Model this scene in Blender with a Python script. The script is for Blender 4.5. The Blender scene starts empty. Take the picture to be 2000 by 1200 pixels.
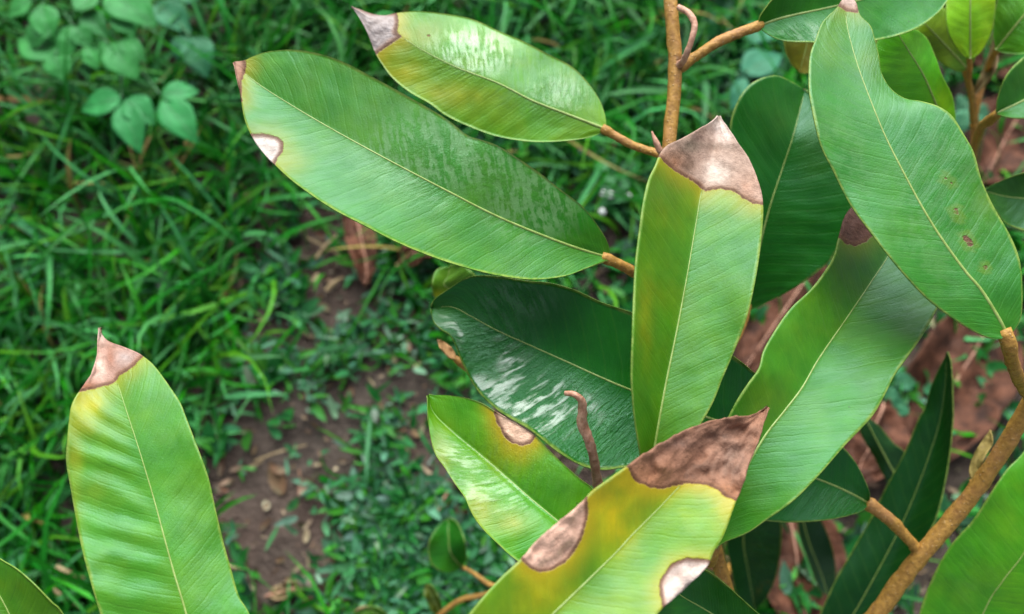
import bpy, math, random
import numpy as np
from mathutils import Vector
rad = math.radians
random.seed(7); rng = np.random.default_rng(11)
scene = bpy.context.scene
COL = scene.collection

# ------------------------------------------------------------------ camera
CAM_H, PITCH, FPX = 0.74, rad(68), 1732.0          # metres, degrees below the horizon, focal length in 2000-px pixels
cam_d = bpy.data.cameras.new('camera'); cam = bpy.data.objects.new('camera', cam_d); COL.objects.link(cam)
cam.location = (0, 0, CAM_H); cam.rotation_euler = (rad(90) - PITCH, 0, 0)
cam_d.sensor_width = 36; cam_d.lens = 36 * FPX / 2000
cam_d.clip_start = 0.01; cam_d.clip_end = 500
cam_d.dof.use_dof = True; cam_d.dof.focus_distance = 0.33; cam_d.dof.aperture_fstop = 8
scene.camera = cam
# ------------------------------------------------------------------ sky, sun, exposure
SUN_EL = 48
world = bpy.data.worlds.new('World'); scene.world = world; world.use_nodes = True
wn = world.node_tree; wn.nodes.clear()
sky = wn.nodes.new('ShaderNodeTexSky'); sky.sky_type = 'NISHITA'; sky.sun_disc = False
sky.sun_elevation = rad(SUN_EL); sky.sun_rotation = 0; sky.dust_density = 4; sky.air_density = 1.0
hs = wn.nodes.new('ShaderNodeHueSaturation'); hs.inputs['Saturation'].default_value = 0.4     # overcast: greyer than clear air
bg = wn.nodes.new('ShaderNodeBackground'); bg.inputs['Strength'].default_value = 0.05
wo = wn.nodes.new('ShaderNodeOutputWorld')
wn.links.new(sky.outputs[0], hs.inputs['Color']); wn.links.new(hs.outputs[0], bg.inputs[0]); wn.links.new(bg.outputs[0], wo.inputs[0])
sun_d = bpy.data.lights.new('sun', 'SUN'); sun_d.energy = 1.5; sun_d.angle = rad(60); sun_d.color = (0.95, 1.0, 1.0)
sun = bpy.data.objects.new('sun', sun_d); COL.objects.link(sun); sun.location = (0, 2, 3)
sun.rotation_euler = (-rad(90 - SUN_EL), 0, 0)
vs = scene.view_settings; vs.view_transform = 'Standard'; vs.look = 'None'; vs.gamma = 1; vs.exposure = 1.95
vs.use_curve_mapping = False

# ------------------------------------------------------------------ pixels to places
CX = np.array([1.0, 0, 0]); CY = np.array([0, math.sin(PITCH), math.cos(PITCH)]); CZ = np.array([0, -math.cos(PITCH), math.sin(PITCH)])
CO = np.array([0, 0, CAM_H])
def p2w(x, y, d):
    x = np.asarray(x, float); y = np.asarray(y, float); d = np.asarray(d, float)
    a = ((x - 1000) / FPX * d)[..., None]; b = (-(y - 600) / FPX * d)[..., None]
    return CO + a * CX + b * CY - d[..., None] * CZ
def gp(x, y, h=0.0):
    r = (x - 1000) / FPX * CX - (y - 600) / FPX * CY - CZ
    return CO + r * ((h - CAM_H) / r[2])
def w2p(P):
    q = P - CO; d = -(q @ CZ)
    return 1000 + (q @ CX) / d * FPX, 600 - (q @ CY) / d * FPX

# ------------------------------------------------------------------ small maths
def spline(pts, n, k=10):
    p = np.array(pts, float)
    if len(p) < 3:
        t = np.linspace(0, 1, n)[:, None]; return p[0] * (1 - t) + p[-1] * t
    e = np.vstack([2 * p[0] - p[1], p, 2 * p[-1] - p[-2]])
    out = []
    for i in range(1, len(e) - 2):
        a, b, c, d = e[i - 1:i + 3]
        for j in range(k):
            t = j / k
            out.append(0.5 * (2 * b + (c - a) * t + (2 * a - 5 * b + 4 * c - d) * t * t + (3 * b - a - 3 * c + d) * t ** 3))
    out.append(p[-1]); out = np.array(out)
    s = np.r_[0, np.cumsum(np.linalg.norm(np.diff(out[:, :2] if p.shape[1] == 3 and np.abs(p[:, 0]).max() > 50 else out, axis=0), axis=1))]
    q = np.linspace(0, s[-1], n)
    return np.stack([np.interp(q, s, out[:, i]) for i in range(p.shape[1])], 1)
_LAT = rng.random((256, 256))
def vnoise(x, y):
    xi = np.floor(x).astype(int); yi = np.floor(y).astype(int); fx = x - xi; fy = y - yi
    fx = fx * fx * (3 - 2 * fx); fy = fy * fy * (3 - 2 * fy)
    g = lambda a, b: _LAT[a % 256, b % 256]
    return (g(xi, yi) * (1 - fx) + g(xi + 1, yi) * fx) * (1 - fy) + (g(xi, yi + 1) * (1 - fx) + g(xi + 1, yi + 1) * fx) * fy
def fbm(x, y, o=4):
    s = 0; a = 0.5
    for i in range(o): s = s + a * (vnoise(x * 2 ** i + 17 * i, y * 2 ** i + 31 * i) - 0.5); a *= 0.5
    return s
def poly_sd(px, py, poly):
    P = np.array(poly, float); d = np.full(px.shape, 1e9); ins = np.zeros(px.shape, bool)
    for (ax, ay), (bx, by) in zip(P, np.roll(P, -1, 0)):
        ex, ey = bx - ax, by - ay
        t = np.clip(((px - ax) * ex + (py - ay) * ey) / (ex * ex + ey * ey + 1e-9), 0, 1)
        d = np.minimum(d, np.hypot(px - ax - t * ex, py - ay - t * ey))
        c = (ay > py) != (by > py)
        ins ^= c & (px < ex * (py - ay) / (ey if abs(ey) > 1e-9 else 1e-9) + ax)
    return np.where(ins, -d, d)

# ------------------------------------------------------------------ object helpers
def tag(o, label=None, cat=None, group=None, kind=None):
    if label: o['label'] = label
    if cat: o['category'] = cat
    if group: o['group'] = group
    if kind: o['kind'] = kind
    return o
def empty(name, loc):
    o = bpy.data.objects.new(name, None); COL.objects.link(o); o.location = loc; o.empty_display_size = 0.05
    return o
def mesh_obj(name, V, F, mats, parent=None, smooth=True, attrs=None, uv=None, mi=None, org=None):
    """V are world points; the object sits at its parent's origin (or at org)."""
    me = bpy.data.meshes.new(name)
    o0 = np.array(org if org is not None else (0, 0, 0), float)
    if parent is not None:
        p = parent
        while p is not None: o0 = o0 + np.array(p.location); p = p.parent
    me.from_pydata((np.asarray(V) - o0).tolist(), [], F if isinstance(F, list) else F.tolist())
    for m in (mats if isinstance(mats, (list, tuple)) else [mats]): me.materials.append(m)
    if mi is not None: me.polygons.foreach_set('material_index', np.asarray(mi, np.int32))
    me.polygons.foreach_set('use_smooth', np.full(len(me.polygons), smooth))
    if attrs:
        for k, a in attrs.items():
            a = np.asarray(a, np.float32)
            if a.ndim == 1:
                t = me.attributes.new(k, 'FLOAT', 'POINT'); t.data.foreach_set('value', a)
            else:
                t = me.attributes.new(k, 'FLOAT_COLOR', 'POINT')
                t.data.foreach_set('color', np.c_[a, np.ones(len(a), np.float32)].astype(np.float32).ravel())
    if uv is not None:
        l = me.uv_layers.new(name='UVMap'); vi = np.empty(len(me.loops), np.int32); me.loops.foreach_get('vertex_index', vi)
        l.data.foreach_set('uv', np.asarray(uv, np.float32)[vi].ravel())
    me.update()
    o = bpy.data.objects.new(name, me); COL.objects.link(o)
    if parent is not None: o.parent = parent
    elif org is not None: o.location = org
    return o
def tube_geo(pts, radii, seg=12, n=None, bump=0.0):
    P = spline(pts, n or max(8, 6 * len(pts))); r = np.interp(np.linspace(0, 1, len(P)), np.linspace(0, 1, len(radii)), radii)
    T = np.gradient(P, axis=0); T /= np.linalg.norm(T, axis=1)[:, None] + 1e-12
    ref = np.array([0.3, 0.2, 1.0]); A = np.cross(T, ref); A /= np.linalg.norm(A, axis=1)[:, None] + 1e-9; B = np.cross(T, A)
    th = np.linspace(0, 2 * math.pi, seg, endpoint=False)
    R = r[:, None] * (1 + bump * (vnoise(np.arange(len(P))[:, None] * 0.9 + 0 * th, 3 + th[None] * 1.2) - 0.5))
    V = P[:, None] + R[..., None] * (np.cos(th)[None, :, None] * A[:, None] + np.sin(th)[None, :, None] * B[:, None])
    V = V.reshape(-1, 3); F = []
    for i in range(len(P) - 1):
        for j in range(seg):
            k = (j + 1) % seg; F.append([i * seg + j, i * seg + k, (i + 1) * seg + k, (i + 1) * seg + j])
    F.append(list(range(seg))[::-1]); F.append([(len(P) - 1) * seg + j for j in range(seg)])
    return V, F
def tube(name, pts, radii, mat, parent, **k):
    org = k.pop('org', None)
    V, F = tube_geo(pts, radii, **k); return mesh_obj(name, V, F, mat, parent, org=org)
def grid_normals(G):
    a = np.gradient(G, axis=0); b = np.gradient(G, axis=1); n = np.cross(a, b)
    n /= np.linalg.norm(n, axis=2)[..., None] + 1e-12
    if n[..., 2].mean() < 0: n = -n
    return n
def sheet(G, thick):
    """closed thin sheet from a grid of points (top face first)"""
    n0, m0 = G.shape[:2]; N = grid_normals(G)
    V = np.r_[G.reshape(-1, 3), (G - N * thick).reshape(-1, 3)]; q = n0 * m0
    I = np.arange(q).reshape(n0, m0)
    a = np.stack([I[:-1, :-1], I[1:, :-1], I[1:, 1:], I[:-1, 1:]], -1).reshape(-1, 4)
    c = G[n0 // 2, m0 // 2]; e1 = G[n0 // 2 + 1, m0 // 2] - c; e2 = G[n0 // 2, m0 // 2 + 1] - c
    if np.dot(np.cross(e1, e2), N[n0 // 2, m0 // 2]) < 0: a = a[:, ::-1]
    b = a[:, ::-1] + q
    ring = np.r_[I[0, :], I[1:, -1], I[-1, -2::-1], I[-2:0:-1, 0]]; nx = np.roll(ring, -1)
    r = np.stack([ring, nx, nx + q, ring + q], 1)
    F = np.r_[a, b, r]; mi = np.r_[np.zeros(len(a)), np.ones(len(b)), np.zeros(len(r))].astype(np.int32)
    return V, F, mi, N

# ------------------------------------------------------------------ materials
class NT:
    def __init__(s, name):
        s.m = bpy.data.materials.new(name); s.m.use_nodes = True; s.t = s.m.node_tree; s.t.nodes.clear()
        s.out = s.n('ShaderNodeOutputMaterial'); s.b = s.n('ShaderNodeBsdfPrincipled'); s.l(s.b.outputs[0], s.out.inputs[0])
    def n(s, t, **k):
        o = s.t.nodes.new(t)
        for a, b in k.items(): setattr(o, a, b)
        return o
    def l(s, a, b): s.t.links.new(a, b)
    def put(s, sock, v):
        if isinstance(v, (int, float)): sock.default_value = v
        elif isinstance(v, tuple): sock.default_value = v + ((1,) if len(v) == 3 and len(sock.default_value) == 4 else ())
        else: s.l(v, sock)
    def math(s, op, a, b=0.0, c=0.0):
        o = s.n('ShaderNodeMath', operation=op); s.put(o.inputs[0], a); s.put(o.inputs[1], b); s.put(o.inputs[2], c); return o.outputs[0]
    def ramp(s, v, a, b, c=0.0, d=1.0, smooth=True):
        o = s.n('ShaderNodeMapRange', interpolation_type='SMOOTHSTEP' if smooth else 'LINEAR')
        for i, x in enumerate((v, a, b, c, d)): s.put(o.inputs[i], x)
        return o.outputs[0]
    def mix(s, f, a, b, mode='MIX'):
        o = s.n('ShaderNodeMix', data_type='RGBA', blend_type=mode); s.put(o.inputs[0], f); s.put(o.inputs[6], a); s.put(o.inputs[7], b); return o.outputs[2]
    def noise(s, scale, vec=None, detail=3, rough=0.55):
        o = s.n('ShaderNodeTexNoise'); o.inputs['Scale'].default_value = scale; o.inputs['Detail'].default_value = detail; o.inputs['Roughness'].default_value = rough
        if vec is not None: s.l(vec, o.inputs['Vector'])
        return o.outputs[0]
    def attr(s, name, fac=False):
        o = s.n('ShaderNodeAttribute', attribute_name=name); return o.outputs['Fac'] if fac else o.outputs['Color']
    def obj(s): return s.n('ShaderNodeTexCoord').outputs['Object']
    def bump(s, h, strength, dist):
        o = s.n('ShaderNodeBump'); o.inputs['Strength'].default_value = strength; o.inputs['Distance'].default_value = dist
        s.l(h, o.inputs['Height']); s.l(o.outputs[0], s.b.inputs['Normal'])

def leaf_material():
    s = NT('leaf_upper'); oc = s.obj()
    uvn = s.n('ShaderNodeUVMap', uv_map='UVMap').outputs[0]
    sep = s.n('ShaderNodeSeparateXYZ'); s.l(uvn, sep.inputs[0]); u, v = sep.outputs[0], sep.outputs[1]
    av = s.math('ABSOLUTE', s.math('MULTIPLY_ADD', v, 2.0, -1.0))
    sd = s.attr('sd', True); col = s.attr('col'); dcol = s.attr('dcol'); halo = s.attr('halo', True); wet = s.attr('wet', True); sheen = s.attr('sheen', True)
    nb = s.noise(90, oc, 4); nm = s.noise(350, oc, 4, 0.6); nl = s.noise(55, oc, 3); nf = s.noise(1400, oc, 3)
    # lateral veins
    ph = s.math('MULTIPLY_ADD', u, 21.0, s.math('MULTIPLY_ADD', av, 2.3, s.math('MULTIPLY', nb, 0.4)))
    tri = s.math('PINGPONG', ph, 0.5)
    vein = s.ramp(tri, 0.0, 0.10, 1.0, 0.0)
    vein2 = s.ramp(s.math('PINGPONG', s.math('MULTIPLY', ph, 3.0), 0.5), 0.0, 0.22, 1.0, 0.0)
    # streaks that run along the lateral veins
    sv = s.n('ShaderNodeCombineXYZ'); s.l(s.math('MULTIPLY', ph, 3.2), sv.inputs[0]); s.l(s.math('MULTIPLY', v, 5.0), sv.inputs[1])
    oi = s.n('ShaderNodeObjectInfo'); s.l(s.math('MULTIPLY', oi.outputs['Random'], 40.0), sv.inputs[2])
    streak = s.noise(1.0, sv.outputs[0], 5, 0.62)
    sdn = s.math('ADD', sd, s.math('MULTIPLY_ADD', nm, 0.22, -0.11))
    dead = s.ramp(sdn, 0.03, -0.03, 0.0, 1.0)
    ring = s.math('MULTIPLY', dead, s.ramp(sdn, -0.20, -0.05, 0.0, 1.0))
    hal = s.math('MULTIPLY', s.ramp(s.math('ADD', sd, s.math('MULTIPLY_ADD', nb, 0.5, -0.25)), 0.0, 0.95, 1.0, 0.0), halo)
    film = s.math('MULTIPLY', s.ramp(s.math('ADD', streak, s.math('MULTIPLY_ADD', nb, 0.5, -0.25)), 0.42, 0.62, 0.0, 1.0), wet)
    var = s.mix(1.0, col, s.mix(nb, (0.60, 0.66, 0.5), (1.44, 1.34, 1.4)), 'MULTIPLY')
    var = s.mix(1.0, var, s.mix(s.ramp(nl, 0.35, 0.68), (0.85, 0.97, 1.1), (1.30, 1.04, 0.7)), 'MULTIPLY')
    var = s.mix(1.0, var, s.mix(streak, (0.80, 0.84, 0.8), (1.2, 1.16, 1.2)), 'MULTIPLY')
    var = s.mix(s.math('MULTIPLY', vein, 0.06), var, (0.11, 0.24, 0.03))
    g = s.mix(hal, var, (0.33, 0.24, 0.003))
    g = s.mix(s.math('MULTIPLY', film, 0.30), g, s.mix(0.5, g, (0.008, 0.07, 0.008)))
    dn = s.math('ADD', s.math('MULTIPLY', streak, 0.7), s.math('MULTIPLY', nm, 0.45)); sheen_mask = s.math('MULTIPLY', s.ramp(dn, 0.50, 0.66, 1.0, 0.0), sheen)
    g = s.mix(s.math('MULTIPLY', sheen_mask, 0.65), g, (0.13, 0.25, 0.10))  # sky sheen painted as pale streaks into the leaf colour
    rim = s.math('MULTIPLY', s.ramp(av, s.ramp(nb, 0.35, 0.65, 0.935, 0.975), 0.992, 0.0, 0.9), s.ramp(nm, 0.3, 0.62, 0.25, 1.0))
    g = s.mix(rim, g, (0.20, 0.28, 0.05))
    # tiny dark flecks
    fl = s.n('ShaderNodeTexVoronoi'); fl.inputs['Scale'].default_value = 190; s.l(oc, fl.inputs['Vector'])
    fk = s.math('MULTIPLY', s.ramp(fl.outputs['Distance'], 0.05, 0.12, 1.0, 0.0), s.ramp(nb, 0.56, 0.66, 0.0, 0.5))
    g = s.mix(fk, g, (0.03, 0.05, 0.012))
    d = s.mix(1.0, dcol, s.mix(s.ramp(nm, 0.32, 0.68), (0.82, 0.78, 0.75), (1.12, 1.12, 1.11)), 'MULTIPLY')
    d = s.mix(s.ramp(nl, 0.5, 0.66, 0.0, 0.35), d, s.mix(1.0, d, (1.4, 1.45, 1.5), 'MULTIPLY'))
    d = s.mix(s.ramp(s.math('ADD', sd, s.math('MULTIPLY', nl, 0.3)), -0.10, 0.12, 0.0, 0.7), d, (0.24, 0.095, 0.040))
    d = s.mix(s.ramp(s.noise(160, oc, 2), 0.58, 0.66, 0, 0.25), d, s.mix(0.55, d, (0.05, 0.03, 0.022)))
    d = s.mix(s.math('MULTIPLY', ring, 0.75), d, (0.075, 0.026, 0.012))
    s.l(s.mix(dead, g, d), s.b.inputs['Base Color'])
    rg = s.ramp(streak, 0.3, 0.7, 0.36, 0.50); rg = s.math('SUBTRACT', rg, s.math('MULTIPLY', film, 0.22))
    o = s.n('ShaderNodeMix', data_type='FLOAT'); s.l(dead, o.inputs[0]); s.l(rg, o.inputs[2]); o.inputs[3].default_value = 0.72
    s.l(o.outputs[0], s.b.inputs['Roughness'])
    h = s.math('MULTIPLY_ADD', vein, -0.04, s.math('MULTIPLY', streak, 0.20))
    h = s.math('ADD', h, s.math('MULTIPLY', nf, 0.12)); h = s.math('ADD', h, s.math('MULTIPLY', vein2, -0.03))
    h = s.math('ADD', h, s.math('MULTIPLY', s.math('MULTIPLY', s.math('ADD', s.math('MULTIPLY', nm, 0.6), s.math('MULTIPLY', streak, 0.9)), wet), 1.3))
    h = s.math('ADD', h, s.math('MULTIPLY', dead, s.math('MULTIPLY_ADD', nm, 1.1, -0.9)))
    s.b.inputs['Specular IOR Level'].default_value = 0.38; s.b.inputs['Specular Tint'].default_value = (0.62, 1.0, 0.95, 1)
    s.put(s.b.inputs['Coat Weight'], film); s.b.inputs['Coat Roughness'].default_value = 0.12
    s.bump(h, 0.6, 0.0011)
    return s.m
def simple(name, c1, c2, scale, rough=0.6, bump=0.4, bdist=0.001, detail=4, spec=0.5, col_attr=None, stretch=None):
    s = NT(name); oc = s.obj()
    if stretch:
        mp = s.n('ShaderNodeMapping'); mp.inputs['Scale'].default_value = stretch; s.l(oc, mp.inputs[0]); oc = mp.outputs[0]
    n = s.noise(scale, oc, detail, 0.62); f = s.ramp(n, 0.3, 0.7)
    c = s.mix(f, c1, c2)
    if col_attr: c = s.mix(1.0, s.attr(col_attr), c, 'MULTIPLY')
    s.l(c, s.b.inputs['Base Color']); s.b.inputs['Roughness'].default_value = rough; s.b.inputs['Specular IOR Level'].default_value = spec
    s.bump(n, bump, bdist); return s.m
M_leaf = leaf_material()
M_under = simple('leaf_underside', (0.12, 0.075, 0.03), (0.17, 0.12, 0.05), 220, 0.6)
M_rib = simple('midrib', (0.17, 0.25, 0.045), (0.25, 0.34, 0.09), 300, 0.42, 0.2)
M_bark = simple('twig_bark', (0.25, 0.115, 0.020), (0.40, 0.205, 0.045), 320, 0.62, 0.5, 0.0008)
def bark_material():
    s = NT('twig_bark'); oc = s.obj(); a = s.noise(60, oc, 3); b = s.noise(420, oc, 5, .65)
    vo = s.n('ShaderNodeTexVoronoi'); vo.inputs['Scale'].default_value = 520; s.l(oc, vo.inputs['Vector'])
    k = s.mix(s.ramp(b, .3, .7), (.26, .125, .018), (.47, .25, .045)); k = s.mix(s.ramp(a, .50, .70, 0, .40), k, (.44, .19, .085))
    k = s.mix(s.ramp(vo.outputs['Distance'], .10, .22, .55, 0), k, (.52, .36, .18)); k = s.mix(s.ramp(s.noise(150, oc, 4), .62, .72, 0, .6), k, (.12, .055, .02))
    s.l(k, s.b.inputs['Base Color']); s.b.inputs['Roughness'].default_value = .58
    s.bump(s.math('SUBTRACT', s.math('MULTIPLY', b, 1.2), s.ramp(vo.outputs['Distance'], .10, .25, -.5, 0)), .7, .0009); return s.m
M_bark = bark_material()
M_shoot = simple('shoot_bark', (0.34, 0.15, 0.09), (0.58, 0.33, 0.23), 420, 0.7, 0.6, 0.0008)
M_dead = simple('dry_leaf', (0.022, 0.008, 0.004), (0.135, 0.052, 0.028), 55, 0.7, 0.9, 0.004, 7, 0.2)
M_straw = simple('straw', (0.22, 0.15, 0.07), (0.36, 0.27, 0.14), 300, 0.7)
M_stone = simple('stone', (0.16, 0.12, 0.09), (0.30, 0.24, 0.19), 160, 0.8)
M_grass = simple('grass_blade', (0.8, 0.8, 0.8), (1.2, 1.2, 1.2), 60, 0.42, 0.1, 0.0005, 2, 0.22, 'col')
M_grass.node_tree.nodes['Principled BSDF'].inputs['Specular Tint'].default_value = (0.5, 1.0, 0.5, 1)
M_weed = simple('weed_leaf', (0.75, 0.8, 0.75), (1.25, 1.2, 1.25), 90, 0.5, 0.3, 0.001, 4, 0.3, 'col')
M_weed.node_tree.nodes['Principled BSDF'].inputs['Specular Tint'].default_value = (0.5, 1.0, 0.7, 1)
def soil_material():
    s = NT('soil'); oc = s.obj(); a = s.noise(7, oc, 5); b = s.noise(45, oc, 6, 0.65); c = s.noise(260, oc, 4, 0.6)
    k = s.mix(s.ramp(b, 0.3, 0.7), (0.034, 0.023, 0.017), (0.098, 0.073, 0.056))
    k = s.mix(s.ramp(a, 0.42, 0.62, 0, 0.5), k, (0.105, 0.062, 0.045))
    k = s.mix(s.ramp(c, 0.55, 0.75, 0, 0.4), k, (0.17, 0.135, 0.105))
    # beyond the modelled blades the turf is only colour
    g = s.n('ShaderNodeVectorMath', operation='LENGTH'); s.l(oc, g.inputs[0])
    far = s.ramp(g.outputs['Value'], 2.2, 3.4)
    k = s.mix(far, k, s.mix(s.ramp(b, 0.35, 0.65), (0.012, 0.045, 0.010), (0.03, 0.10, 0.025)))
    s.l(k, s.b.inputs['Base Color']); s.b.inputs['Roughness'].default_value = 0.9
    h = s.math('ADD', s.math('MULTIPLY', b, 1.0), s.math('MULTIPLY', c, 0.35)); s.bump(h, 1.0, 0.014); return s.m
M_soil = soil_material()

# ------------------------------------------------------------------ ground
def soil_h(x, y):
    return (fbm(x * 7 + 50, y * 7 + 50, 5) * 0.018 + fbm(x * 40, y * 40, 3) * 0.011) * np.exp(-(x * x + y * y) / 30)
def axis(lim, fine, step):
    a = list(np.arange(-fine, fine + 1e-6, step)); s = step
    while a[-1] < lim: s *= 1.35; a.append(a[-1] + s); a.insert(0, a[0] - s)
    return np.array(a)
gx = axis(120, 1.0, 0.0085); gy = axis(120, 1.0, 0.0085)
X, Y = np.meshgrid(gx, gy, indexing='ij'); Z = soil_h(X, Y)
I = np.arange(X.size).reshape(X.shape)
F = np.stack([I[:-1, :-1], I[1:, :-1], I[1:, 1:], I[:-1, 1:]], -1).reshape(-1, 4)
tag(mesh_obj('ground', np.stack([X, Y, Z], -1).reshape(-1, 3), F, M_soil), 'brown soil with patchy turf', kind='structure')
def hz(p): return float(soil_h(np.array(p[0]), np.array(p[1])))

# ------------------------------------------------------------------ the sapling
TR = p2w(1500, 1420, 0.44); trunk_base = np.array([TR[0] + 0.015, TR[1] - 0.02, 0.0]); trunk_base[2] = hz(trunk_base) - 0.01
sap = tag(empty('durian_sapling', trunk_base), 'young tree with long glossy green leaves, brown scorched tips and tan twigs', 'sapling')

GREEN = (0.034, 0.120, 0.012); LIME = (0.075, 0.150, 0.004); DEEP = (0.010, 0.062, 0.006); YEL = (0.29, 0.205, 0.003); FRESH = (0.21, 0.34, 0.002); OLIVE = (0.085, 0.125, 0.004)
BROWN = (0.20, 0.090, 0.055); PINK = (0.36, 0.235, 0.185); PALE = (0.46, 0.39, 0.36); LILAC = (0.34, 0.28, 0.27); TAN = (0.31, 0.165, 0.115)
def leaf(mid, left, right, dl=-0.010, dr=-0.010, col=GREEN, tints=(), dead=(), spots=(), wet=0.0, wets=(), n=110, m=36,
         label=None, petiole=None, pr=(0.0016, 0.0019), wave=0.0016, ph=0.0, prim=None, rib=0.00066, crisp=0.0012, thick=0.0005, pw=1.25, dts=(), sheen=(), name='leaf', ripple=(.00010, .00010)):
    mid = [(p[0], p[1], p[2]) for p in mid]
    Mi = spline(mid, n + 1); t0, b0 = mid[0][:2], mid[-1][:2]
    Lp = spline([t0] + list(left) + [b0], n + 1); Rp = spline([t0] + list(right) + [b0], n + 1)
    u = np.linspace(0, 1, n + 1); v = np.linspace(-1, 1, m + 1); t = np.abs(v)[None, :]
    prof = np.sin(math.pi * np.clip(u, 0.012, 0.988)) ** 0.6
    E = np.where((v < 0)[None, :, None], Lp[:, None, :], Rp[:, None, :])
    xy = Mi[:, None, :2] * (1 - t[..., None]) + E * t[..., None]
    # keep the two ends from closing to one point
    k = np.stack([np.gradient(Mi[:, 1]), -np.gradient(Mi[:, 0])], 1); k /= np.linalg.norm(k, axis=1)[:, None] + 1e-9
    side = np.sign(np.sum((Rp[n // 2] - Mi[n // 2, :2]) * k[n // 2]))
    endw = np.zeros(n + 1); endw[0] = 1.5; endw[-1] = 4
    xy = xy + (side * v)[None, :, None] * k[:, None] * endw[:, None, None]
    off = np.where(v < 0, dl, dr)[None, :] * prof[:, None] * t ** pw
    wv = wave * np.sin(u * 2 * math.pi * 2.3 + ph)[:, None] * np.where(v < 0, 1, -0.8)[None] * t ** 2 * prof[:, None]
    wv = wv + 0.0011 * fbm(u[:, None] * 9 + ph * 3 + 0 * t, v[None] * 2 + 40 + ph, 3) * (0.3 + t)
    rp = np.where(v < 0, ripple[0], ripple[1])[None] * np.sin(2 * math.pi * (u[:, None] * 13 + t * 1.3 + 1.6 * fbm(u[:, None] * 6 + ph, v[None] * 1.5 + 7, 2))) * np.clip(t * (1.12 - t) * 4, 0, 1) * prof[:, None]
    dep = Mi[:, None, 2] + off + wv + rp
    px, py = xy[..., 0], xy[..., 1]
    sd = np.full(px.shape, 4.0); dc = np.zeros(px.shape + (3,)) + np.array(BROWN)
    hal = np.zeros(px.shape) + 0.0; best = np.full(px.shape, 1e9)
    for poly, c, hs_ in dead:
        q = poly_sd(px, py, poly) / 50.0
        w = q < best; best = np.where(w, q, best); sd = np.minimum(sd, q); dc[w] = c; hal = np.maximum(hal, hs_ * np.exp(-np.maximum(q, 0) / 1.0))
    for x, y, r, c in spots:
        q = (np.hypot(px - x, py - y) - r) / 50.0; w = q < best
        best = np.where(w, q, best); sd = np.minimum(sd, q); dc[w] = c; hal = np.maximum(hal, 0.12 * (q < 0.2))
    for x, y, rx, ry, c, a in dts:
        w = np.clip(a * np.exp(-(((px - x) / rx) ** 2 + ((py - y) / ry) ** 2)) * (1 + 1.2 * fbm(px / 12, py / 12, 3)), 0, 1)[..., None]; dc = dc * (1 - w) + np.array(c) * w
    dm = np.clip(-sd * 2.5, 0, 1)
    dep = dep + dm * crisp * 2.6 * fbm(px / 24, py / 24, 4)
    G = p2w(px, py, dep)
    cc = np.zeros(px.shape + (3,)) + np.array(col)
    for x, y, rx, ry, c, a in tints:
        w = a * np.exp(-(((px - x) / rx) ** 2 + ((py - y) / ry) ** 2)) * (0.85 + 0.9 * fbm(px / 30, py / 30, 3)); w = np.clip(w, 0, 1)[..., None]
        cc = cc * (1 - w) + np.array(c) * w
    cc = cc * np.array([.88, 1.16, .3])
    ww = np.full(px.shape, float(wet))
    for x, y, rx, ry, a in wets: ww = np.maximum(ww, a * np.clip(1.3 * np.exp(-(((px - x) / rx) ** 2 + ((py - y) / ry) ** 2) ** 1.5), 0, 1))
    sh = np.zeros(px.shape)
    for x, y, rx, ry, a in sheen: sh = np.maximum(sh, a * np.clip(1.4 * np.exp(-(((px - x) / rx) ** 2 + ((py - y) / ry) ** 2) ** 1.5), 0, 1))  # ellipses where the pale sheen is painted
    V, F, mi, N = sheet(G, thick)
    two = lambda a: np.concatenate([a.reshape((-1,) + a.shape[2:])] * 2)
    uv = np.stack([np.broadcast_to(u[:, None], px.shape), np.broadcast_to(v[None] * 0.5 + 0.5, px.shape)], -1)
    o = mesh_obj(name, V, F, [prim or M_leaf, M_under if prim is None else prim], sap, attrs=dict(col=two(cc), sd=two(sd), dcol=two(dc), halo=two(hal), wet=two(ww), sheen=two(sh)), uv=two(uv), mi=mi)
    if label: o['label'] = label
    # midrib: a low ridge let into the blade
    if rib:
        c = m // 2; a0 = max(int(n * .03), int(np.argmax(sd[:, m // 2] > 0.02))); ids = np.arange(a0, n + 1)
        P = G[ids, c]; Nn = N[ids, c]; S = G[ids, c + 1] - G[ids, c - 1]; S /= np.linalg.norm(S, axis=1)[:, None] + 1e-9
        w = rib * (0.30 + 0.9 * np.linspace(0, 1, len(ids)) ** 1.2)
        prof5 = [(-1, -0.25), (-0.6, 0.35), (0, 0.55), (0.6, 0.35), (1, -0.25), (0, -0.6)]
        Vr = np.stack([P + S * (w * a)[:, None] + Nn * (w * b)[:, None] for a, b in prof5], 1).reshape(-1, 3); Fr = []
        for i in range(len(ids) - 1):
            for j in range(6): k2 = (j + 1) % 6; Fr.append([i * 6 + j, i * 6 + k2, i * 6 + 6 + k2, i * 6 + 6 + j])
        Fr.append(list(range(6))); Fr.append([(len(ids) - 1) * 6 + j for j in range(6)][::-1])
        mesh_obj('midrib', Vr, Fr, M_rib if prim is None else prim, o)
    if petiole:
        a = G[-3, m // 2] - N[-1, m // 2] * 0.0006
        pts = [a] + [p2w(*q) for q in petiole]
        q = np.linspace(0, 1, 13); rr = np.interp(q, np.linspace(0, 1, len(pr)), pr) * (1 + .30 * np.exp(-(q / .10) ** 2) + .45 * np.exp(-((1 - q) / .10) ** 2) + .12 * np.exp(-((q - .45) / .06) ** 2)); rr[0] *= .72
        tube('petiole', pts, rr, M_bark, o, bump=0.22, n=max(26, 8 * len(pts)))
    return o
def twig(pts, radii, name='branch', mat=None, **k):
    return tube(name, [p2w(*p) for p in pts], radii, mat or M_bark, sap, **k)

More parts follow.
